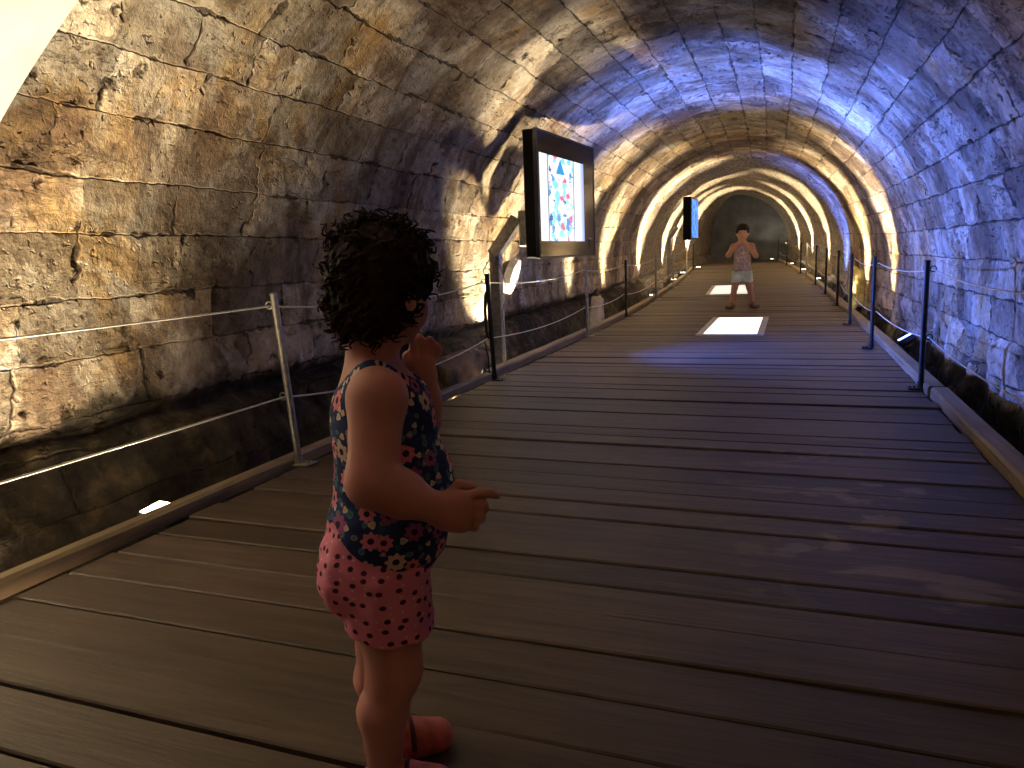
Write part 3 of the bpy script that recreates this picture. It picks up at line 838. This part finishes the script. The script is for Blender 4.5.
def floral_mat():
    t = NT('navy_floral_cloth'); uv = t.coord('UV')
    u, v, _ = t.sep(uv)
    base = t.mix(t.smooth(t.noise(uv, 14, 3), .4, .6), (.016, .026, .11, 1), (.03, .06, .20, 1))
    def flowers(scale, off, rad, petals, cols, centre, rnd=.75, cut=1.0):
        nonlocal base
        p = t.vmath('SCALE', t.vmath('ADD', uv, off), scale)
        vo = t.new('ShaderNodeTexVoronoi', voronoi_dimensions='2D'); t.set(vo.inputs['Vector'], p); vo.inputs['Scale'].default_value = 1.0; vo.inputs['Randomness'].default_value = rnd
        d = t.vmath('SUBTRACT', p, vo.outputs['Position']); dx, dy, _z = t.sep(d)
        r = t.math('SQRT', t.math('ADD', t.math('MULTIPLY', dx, dx), t.math('MULTIPLY', dy, dy)))
        th = t.math('ARCTAN2', dy, dx); cr, cg, cb = t.sep(vo.outputs['Color'])
        R = t.math('MULTIPLY', t.math('MULTIPLY_ADD', cg, .35, .75), rad)
        edge = t.math('MULTIPLY', R, t.math('MULTIPLY_ADD', t.math('COSINE', t.math('MULTIPLY_ADD', th, petals, t.math('MULTIPLY', cb, 6.0))),   .13, .87))
        m = t.math('MULTIPLY', t.math('LESS_THAN', r, edge), t.math('LESS_THAN', cb, cut))
        c = t.ramp(cr, [((i)/len(cols), k) for i, k in enumerate(cols)]); c.node.color_ramp.interpolation = 'CONSTANT'
        base = t.mix(m, base, c)
        mc = t.math('MULTIPLY', t.math('LESS_THAN', r, t.math('MULTIPLY', R, .32)), t.math('LESS_THAN', cb, cut)); base = t.mix(mc, base, (*centre, 1))
    flowers(48, (3.1, 1.7, 0), .30, 2.0, [(.10, .24, .33), (.04, .10, .26), (.22, .22, .24), (.06, .20, .28)], (.05, .12, .2), 1.0, .8)
    flowers(42, (.3, .7, 0), .26, 3.0, [(.72, .62, .45), (.75, .55, .52), (.35, .22, .45), (.70, .68, .62)], (.6, .5, .35), 1.0, .62)
    flowers(25, (.9, .4, 0), .42, 8.0, [(.80, .24, .36), (.40, .12, .36), (.72, .56, .50), (.80, .26, .40)], (.035, .015, .05), .7, .85)
    t.p(color=base, rough=.8, spec=.2); t.bump(t.noise(uv, 90, 3), .25, .003); return t.m
def dots_mat():
    t = NT('pink_dotted_cloth'); uv = t.coord('UV'); base = (.80, .24, .42, 1)
    c = t.mix(t.smooth(t.noise(uv, 12, 3), .35, .7), base, (.84, .29, .46, 1))
    for sc, off, r, col, cut in ((70, (.5, .1, 0), .12, (.90, .60, .66), .5), (50, (.2, .9, 0), .19, (.075, .012, .040), 2)):
        p = t.vmath('SCALE', t.vmath('ADD', uv, off), sc)
        vo = t.new('ShaderNodeTexVoronoi', voronoi_dimensions='2D'); t.set(vo.inputs['Vector'], p); vo.inputs['Scale'].default_value = 1.0; vo.inputs['Randomness'].default_value = .6
        rr = t.sep(vo.outputs['Color'])
        m = t.math('MULTIPLY', t.smooth(vo.outputs['Distance'], r-.04, r+.05, 1.0, 0.0), t.math('LESS_THAN', rr[0], cut))
        c = t.mix(m, c, (*col, 1))
    t.p(color=c, rough=.8, spec=.2); t.bump(t.noise(uv, 60, 3), .3, .004); return t.m

def rotz(a): c, s = math.cos(a), math.sin(a); return np.array([[c,-s,0],[s,c,0],[0,0,1.]])
def child(root, P, h, skin, hairm, topm, shortm, shoem, solem, curls, dotty=True, seed=1):
    rnd = random.Random(seed); hd = np.array(P['head'], float); Rh = P['Rh']
    def H(x, y, z): return hd + Rh @ np.array([x, y, z])
    lo, hi = P['lo'], P['hi']
    S = SDF(lo, hi, h)
    def torso(S, e=0.0):
        S.ell((.020, 0, .655), (.078+e, .088+e, .105+e), .03); S.ell((.032, 0, .545), (.092+e, .088+e, .105+e), .03)
        S.ell((.004, 0, .445), (.086+e, .090+e, .080+e), .03)
    torso(S)
    for sg in (-1, 1):
        S.ell((-.035, sg*.042, .405), (.058, .05, .062), .03)
    S.cap((.004, 0, .715), (hd[0]-.018, hd[1]*.6, hd[2]-.075), .047, .040, .022)
    for sd in ('R', 'L'):
        sg = -1 if sd == 'R' else 1
        sh, el, wr = [np.array(P[sd+k], float) for k in ('sh', 'el', 'wr')]
        m_ = P.get('limb', 1.0)
        S.cap((.008, sg*.055, .725), sh, .036, .043*m_, .025)
        S.cap(sh, el, .043*m_, .036*m_, .018); S.cap(el, el*.55+wr*.45, .037*m_, .034*m_, .02); S.cap(el*.55+wr*.45, wr, .034*m_, .0225, .015)
        for a, b, ra, rb in P[sd+'palm']: S.cap(a, b, ra, rb, .010)
        for f in P[sd+'fing']:
            rs = f[0]; pts = f[1]
            for i in range(len(pts)-1): S.cap(pts[i], pts[i+1], rs*(1-.07*i), rs*(1-.07*(i+1)), .0035)
        hp, kn, an = [np.array(P[sd+k], float) for k in ('hip', 'kn', 'an')]
        S.cap(hp, kn, .064*(.5+.5*m_), .045*(.4+.6*m_), .02); mid = kn*.62+an*.38 + np.array(P.get('calf', (-.013, 0, 0)))
        S.cap(kn, mid, .041*(.4+.6*m_), .041*(.4+.6*m_), .02); S.cap(mid, an, .040*(.4+.6*m_), .027, .015)
        ft = np.array(P[sd+'ft'], float)
        S.cap(an+(0, 0, -.02), an + ft*.9 + (0, 0, -.028), .024, .018, .02); S.cap(an+(0,0,-.012), an-ft*.22+(0, 0, -.022), .025, .022, .015)
    # head
    def HE(c, r, k, op='add'): S.ell(H(*c), r, k, Rh.T if False else Rh, op)
    HE((-.004, 0, .026), (.082, .071, .072), .02); HE((.020, 0, -.026), (.058, .056, .058), .03)
    for sg in (-1, 1):
        HE((.040, sg*.030, -.030), (.030, .027, .027), .015); HE((.080, sg*.027, .004), (.018, .017, .012), .010, 'sub'); HE((.066, sg*.027, .003), (.0125, .0145, .0115), .004); HE((.083, sg*.027, .003), (.017, .0115, .0042), .0015, 'sub')
        HE((-.004, sg*.070, -.012), (.013, .007, .020), .006); HE((.002, sg*.078, -.010), (.006, .004, .011), .004, 'sub')
        HE((.070, sg*.026, .020), (.012, .022, .006), .010)
    HE((.050, 0, -.070), (.020, .022, .015), .015)
    S.cap(H(.074, 0, .004), H(.091, 0, -.016), .006, .0088, .007); 
    for sg in (-1, 1): S.cap(H(.080, sg*.007, -.021), H(.078, sg*.008, -.021), .0055, .0055, .005)
    S.cap(H(.078, -.012, -.043), H(.078, .012, -.043), .0042, .0042, .006); S.cap(H(.076, -.010, -.052), H(.076, .010, -.052), .0052, .0052, .005)
    lipc = H(.080, 0, -.0475)
    sdf_obj('body', S, [skin, LIPS], root, matfn=lambda C: ((np.abs((C-lipc) @ Rh[:, 2]) < .0085*(1-((C-lipc) @ Rh[:, 1]/.017)**2)) & ((C-lipc) @ Rh[:, 0] > -.006)).astype(int))
    for sg in (-1, 1):
        c = H(.0640, sg*.027, .003); b = MB()
        X = Matrix.Translation(c) @ Matrix([[*Rh[0]], [*Rh[1]], [*Rh[2]]]).to_4x4() @ Matrix.Rotation(PI/2, 4, 'Y')
        n = 12; b.lathe([(.0108*math.sin(PI*k/n)+1e-5, -.0108*math.cos(PI*k/n)) for k in range(n+1)], 16, X, 0)
        b.lathe([(.0050, .0094), (.0042, .0104), (.001, .0111)], 14, X, 1)
        b.build('eye', [EYEW, IRIS], root, smooth=True)
    # tank top
    T = SDF(lo, hi, h); torso(T, .0085)
    for sg in (-1, 1): T.cap((.006, sg*.05, .715), (.006, sg*.06, .735), .034, .030, .03)
    for sg in (-1, 1): T.ell((-.035, sg*.042, .425), (.064, .056, .066), .03)
    T.ell((.014, 0, .470), (.097, .098, .085), .03)
    X, Y, Z = T.grid()
    hem = np.interp((X+.0*Y+.0*Z).ravel(), [-.12, -.07, -.03, .02, .06, .13], P['hem']).reshape((X+.0*Y+.0*Z).shape)
    wav = .004*np.sin(np.arctan2(Y, X-.02)*9)
    T.F = np.maximum(T.F, (hem+wav-Z).astype(np.float32)*.8)
    # open the inside so that it is a shell below the hem
    B = SDF(lo, hi, h); torso(B, .001)
    inner = np.maximum(-B.F, 0)*0 + B.F
    lower = (Z+0*X+0*Y) < (hem+wav+.02)
    T.F = np.where(lower, np.maximum(T.F, -(inner)), T.F)
    for sg in (-1, 1): T.ell((.012, sg*.122, .700), (.056, .058, .078), .006, None, 'sub')
    T.ell((.045, 0, .785), (.062, .052, .085), .006, None, 'sub'); T.ell((-.06, 0, .80), (.05, .048, .085), .006, None, 'sub')
    T.F = np.maximum(T.F, (Z-.768+0*X+0*Y).astype(np.float32))
    sdf_obj('tank_top', T, topm, root, uvc=(.02, 0, .088), it=1)
    # shorts
    D = SDF(lo, hi, h); e = .007
    D.ell((.004, 0, .445), (.088+e, .090+e, .080+e), .03); D.ell((.02, 0, .50), (.090+e*.6, .088+e*.6, .05), .03)
    for sg in (-1, 1): D.ell((-.038, sg*.042, .408), (.062+e*.5, .054+e*.5, .066+e*.5), .03)
    for sd in 'RL':
        hp, kn = [np.array(P[sd+k], float) for k in ('hip', 'kn')]
        q = hp+(kn-hp)*P['slen']; D.cap(hp+(.002, 0, .01), q+(.004, 0, -.04), P['srad']+.003, P['srad'], .012)
    X, Y, Z = D.grid(); zc = P['sz'] + .003*np.sin(X*90+Y*70) - .08*(X)
    D.F = np.maximum(D.F, (zc-Z).astype(np.float32)); D.F = np.maximum(D.F, (Z-.012-np.interp((X+0*Y+0*Z).ravel(), [-.12, -.07, -.03, .02, .06, .13], P['hem']).reshape((X+0*Y+0*Z).shape)).astype(np.float32))
    D.F = D.F + (.0018*np.sin(X*120+Z*60)*np.sin(Y*90+Z*75)).astype(np.float32)
    for sd in 'RL':
        hp, kn = [np.array(P[sd+k], float) for k in ('hip', 'kn')]
        q = hp+(kn-hp)*P['slen']
        S2 = SDF(lo, hi, h); S2.cap(q+(.004, 0, .0), q+(.004, 0, -.09), P['srad']-.016, P['srad']-.005, .001); D.F = np.maximum(D.F, -S2.F)
    sdf_obj('shorts', D, shortm, root, uvc=(.0, 0, .085), it=1)
    # shoes
    for sd in 'RL':
        an = np.array(P[sd+'an'], float); ft = np.array(P[sd+'ft'], float); sd3 = np.array([-ft[1], ft[0], 0])/np.linalg.norm(ft[:2])
        base = np.array([an[0], an[1], 0.0])
        K = SDF(lo, hi, h)
        K.cap(base-ft*.25+(0, 0, .034), base+ft*.3+(0, 0, .034), .031, .031, .012)
        K.cap(base+ft*.3+(0, 0, .034), base+ft*.98+(0, 0, .026), .033, .028, .02)
        for w_ in (-.010, .010): K.cap(base+ft*.55+sd3*w_+(0, 0, .026), base+ft*.95+sd3*w_+(0, 0, .022), .026, .022, .02)
        X, Y, Z = K.grid(); K.F = np.maximum(K.F, (.006-Z+0*X+0*Y).astype(np.float32)); 
        K.ell(base+(0, 0, .085), (.033, .030, .032), .006, None, 'sub')
        o = sdf_obj('shoe', K, shoem, root, it=1)
        so = MB(); pl = []
        for k in range(28):
            a = 2*PI*k/28; L_ = np.linalg.norm(ft)
            p = base + ft*.36 + ft/L_*math.cos(a)*(L_*.62+.024) + sd3*math.sin(a)*(.031+.006*math.cos(a)); pl.append(p)
        vs = [(p[0], p[1], 0.0) for p in pl] + [(p[0], p[1], .012) for p in pl]; n = 28
        so.add(vs, [tuple(reversed(range(n))), tuple(range(n, 2*n))] + [(i, (i+1) % n, (i+1) % n+n, i+n) for i in range(n)])
        so.build('sole', solem, o)
        sb = MB(); 
        pts = [base+ft*.42+sd3*(.038*math.cos(a))+np.array([0, 0, .030+.036*math.sin(a)]) for a in [PI*k/12 for k in range(13)]]
        sb.tube(pts, .0055, 8); sb.build('strap', solem, o, smooth=True)
    # hair
    G = SDF(lo, hi, h)
    G.ell(H(*P['hc']), P['hr'], .02, Rh); 
    if curls:
        G.ell(H(-.040, 0, -.030), (.045, .062, .048), .03, Rh)
    else: G.ell(H(-.045, 0, -.02), (.045, .064, .05), .03, Rh)
    G.ell(H(.085, 0, -.035 if curls else -.043), (.058, .058, .072), .012, Rh, 'sub')
    G.ell(H(.03, 0, -.095), (.07, .055, .05), .012, Rh, 'sub')
    X, Y, Z = G.grid()
    if curls:
        G.F = G.F + (.0055*np.sin(X*150+3*np.sin(Z*70))*np.sin(Y*140+2*np.sin(X*60))*np.sin(Z*130+2.5*np.sin(Y*80)) ).astype(np.float32)*1.4
    else:
        G.F = G.F + (.0012*np.sin(np.arctan2(Y-hd[1], X-hd[0])*40+Z*20)).astype(np.float32)
    ho = sdf_obj('hair', G, hairm, root, it=1)
    if curls:
        me = ho.data; nv = len(me.vertices); b = MB(); cnt = 0
        while cnt < curls:
            v = me.vertices[rnd.randrange(nv)]; p = np.array(v.co); loc = Rh.T @ (p-hd)
            if loc[0] > .050 and loc[2] < .040: continue
            if loc[0] > .022 and loc[2] < -.012: continue
            if loc[2] < -.075: continue
            nrm = np.array(v.normal); cnt += 1
            dn = np.array([0, 0, -1.0]) + rnd.uniform(-.9, .9)*np.cross(nrm, [0, 0, 1]) + nrm*rnd.uniform(.1, .9) + (np.array([0, 0, 1.3]) if loc[2] > .06 else 0)
            dn /= np.linalg.norm(dn); L_ = rnd.uniform(.014, .030); cr = rnd.uniform(.004, .008); tr = rnd.uniform(.0016, .0032)
            a_ = np.cross(dn, [.3, .2, .9]); a_ /= np.linalg.norm(a_); b_ = np.cross(dn, a_); turns = rnd.uniform(1.0, 2.3); ph = rnd.uniform(0, 6.28); nseg = int(9*turns)
            pts = [p - nrm*.004 + dn*L_*q/nseg + (a_*math.cos(ph+turns*2*PI*q/nseg)+b_*math.sin(ph+turns*2*PI*q/nseg))*cr*(.6+.6*q/nseg) for q in range(nseg+1)]
            b.tube(pts, [tr*(1-.6*(q/nseg)**2) for q in range(nseg+1)], 5)
        c = b.build('curls', hairm, ho, smooth=True)
        tag(c, kind='stuff')

# --- the toddler in front: local x = the way she faces, y = her left, away from the camera
SHOE = simple('pink_shoe', (.55, .13, .13), .55, var=.3, scale=40); SOLE = simple('dark_sole', (.06, .02, .03), .7, bump=0)
tod = empty('person', (-.64, 1.04, .004), math.radians(31.6), 'toddler with dark curly hair, navy floral tank top and pink dotted shorts, seen from behind', 'person')
Ptod = dict(lo=(-.16, -.22, -.01), hi=(.22, .20, 1.04), head=(.030, .006, .868), Rh=rotz(math.radians(43)) @ np.array([[math.cos(.08),0,math.sin(.08)],[0,1,0],[-math.sin(.08),0,math.cos(.08)]]),
    hc=(-.002, 0, .030), hr=(.090, .083, .082), calf=(-.014, 0, 0),
    Rsh=(.012, -.102, .715), Rel=(-.004, -.142, .598), Rwr=(.088, -.140, .545),
    Rpalm=[((.096, -.140, .547), (.116, -.140, .550), .019, .017), ((.096, -.139, .538), (.117, -.138, .532), .018, .016), ((.100, -.139, .530), (.118, -.137, .524), .014, .014)],
    Rfing=[(.0082, [(.122, -.138, .556), (.142, -.138, .560), (.157, -.134, .557), (.166, -.128, .551)]),
           (.0084, [(.126, -.138, .545), (.146, -.138, .544), (.150, -.126, .535), (.138, -.120, .532)]),
           (.0080, [(.125, -.138, .533), (.143, -.138, .530), (.145, -.126, .522), (.134, -.120, .520)]),
           (.0072, [(.121, -.137, .522), (.135, -.137, .517), (.136, -.126, .511), (.127, -.121, .511)]),
           (.0086, [(.104, -.126, .557), (.120, -.117, .566), (.136, -.119, .563)])],
    Lsh=(.018, .100, .715), Lel=(.088, .128, .628), Lwr=(.100, .096, .712),
    Lpalm=[((.102, .092, .722), (.106, .086, .744), .018, .017), ((.094, .086, .724), (.092, .080, .742), .015, .014)],
    Lfing=[(.0080, [(.092, .078, .750), (.090, .074, .770), (.088, .066, .782)]),
           (.0082, [(.104, .082, .756), (.105, .078, .774), (.099, .070, .786)]),
           (.0080, [(.114, .086, .755), (.119, .083, .771), (.115, .076, .781)]),
           (.0072, [(.121, .091, .750), (.128, .090, .762), (.126, .084, .770)]),
           (.0085, [(.088, .090, .730), (.078, .080, .748), (.078, .074, .760)])],
    Rhip=(.002, -.046, .395), Rkn=(.010, -.052, .245), Ran=(-.018, -.050, .052), Rft=(.088, -.012, 0),
    Lhip=(.002, .046, .395), Lkn=(-.008, .056, .240), Lan=(-.004, .066, .052), Lft=(.088, .010, 0),
    hem=[.520, .503, .455, .426, .420, .436], slen=.50, srad=.071, sz=.318)
def grow(P, sd, k, shift=(0, 0, 0)):
    w_ = np.array(P[sd+'wr']); g = lambda q: tuple(w_ + (np.array(q)-w_)*k + np.array(shift))
    P[sd+'palm'] = [(g(a), g(b), ra*k, rb*k) for a, b, ra, rb in P[sd+'palm']]
    P[sd+'fing'] = [(r*1.06, [g(q) for q in f]) for r, f in P[sd+'fing']]
grow(Ptod, 'R', 1.22); grow(Ptod, 'L', 1.15, (-.006, 0, -.012))
child(tod, Ptod, .0034, SKIN, HAIR, floral_mat(), dots_mat(), SHOE, SOLE, 420, seed=3)

# --- the child down the tunnel, facing the camera, both hands at the mouth
SKIN2 = skin_mat('child_skin', (.50, .28, .18), (.52, .25, .16))
kid = empty('person', (-.66, 11.7, .034), math.radians(-90+3), 'child standing far down the walkway facing the camera, hands raised to the mouth, pale shorts', 'person')
K = 1.27
kid.scale = (K, K, K)
Pkid = dict(lo=(-.16, -.26, -.01), hi=(.22, .26, 1.04), head=(.022, .0, .868), Rh=rotz(0.0),
    hc=(-.006, 0, .030), hr=(.092, .080, .080), calf=(-.010, 0, 0),
    Rsh=(.012, -.105, .715), Rel=(.055, -.155, .620), Rwr=(.105, -.055, .745),
    Rpalm=[((.108, -.045, .757), (.112, -.032, .775), .016, .015), ((.110, -.038, .752), (.114, -.025, .768), .014, .013)],
    Rfing=[(.0075, [(.116, -.022, .776), (.122, -.010, .786), (.120, .0, .792)]), (.0075, [(.112, -.028, .786), (.118, -.018, .798), (.114, -.008, .806)]),
           (.0073, [(.108, -.036, .790), (.112, -.028, .804), (.108, -.018, .812)]), (.0066, [(.104, -.044, .788), (.104, -.040, .802), (.101, -.033, .808)]), (.0078, [(.118, -.034, .758), (.126, -.020, .764), (.126, -.010, .770)])],
    Lsh=(.012, .105, .715), Lel=(.060, .150, .605), Lwr=(.110, .050, .735),
    Lpalm=[((.112, .042, .747), (.116, .028, .763), .016, .015), ((.113, .034, .742), (.118, .021, .757), .014, .013)],
    Lfing=[(.0075, [(.122, .018, .768), (.128, .008, .780), (.126, -.002, .786)]), (.0075, [(.118, .024, .778), (.124, .016, .790), (.120, .006, .798)]),
           (.0073, [(.113, .032, .782), (.117, .025, .796), (.112, .016, .804)]), (.0066, [(.109, .040, .780), (.109, .037, .794), (.106, .030, .800)]), (.0078, [(.122, .030, .750), (.130, .018, .756), (.130, .008, .762)])],
    Rhip=(.0, -.050, .395), Rkn=(.010, -.082, .235), Ran=(.015, -.115, .050), Rft=(.075, -.045, 0),
    Lhip=(.0, .050, .395), Lkn=(-.005, .085, .235), Lan=(-.020, .125, .050), Lft=(.070, .050, 0),
    hem=[.43, .43, .43, .43, .43, .43], slen=.42, srad=.062, sz=.305, limb=.74)
# facing the camera, her right side (local -y) lies at the left of the picture
child(kid, Pkid, .0060, SKIN2, HAIR2, simple('greyish_pink_top', (.42, .32, .30), .8, var=.4, scale=40), simple('pale_aqua_cloth', (.55, .66, .60), .8, var=.15, scale=15),
      simple('tan_sandal', (.25, .15, .10), .6), simple('tan_sole', (.10, .07, .05), .7), 0, seed=5)
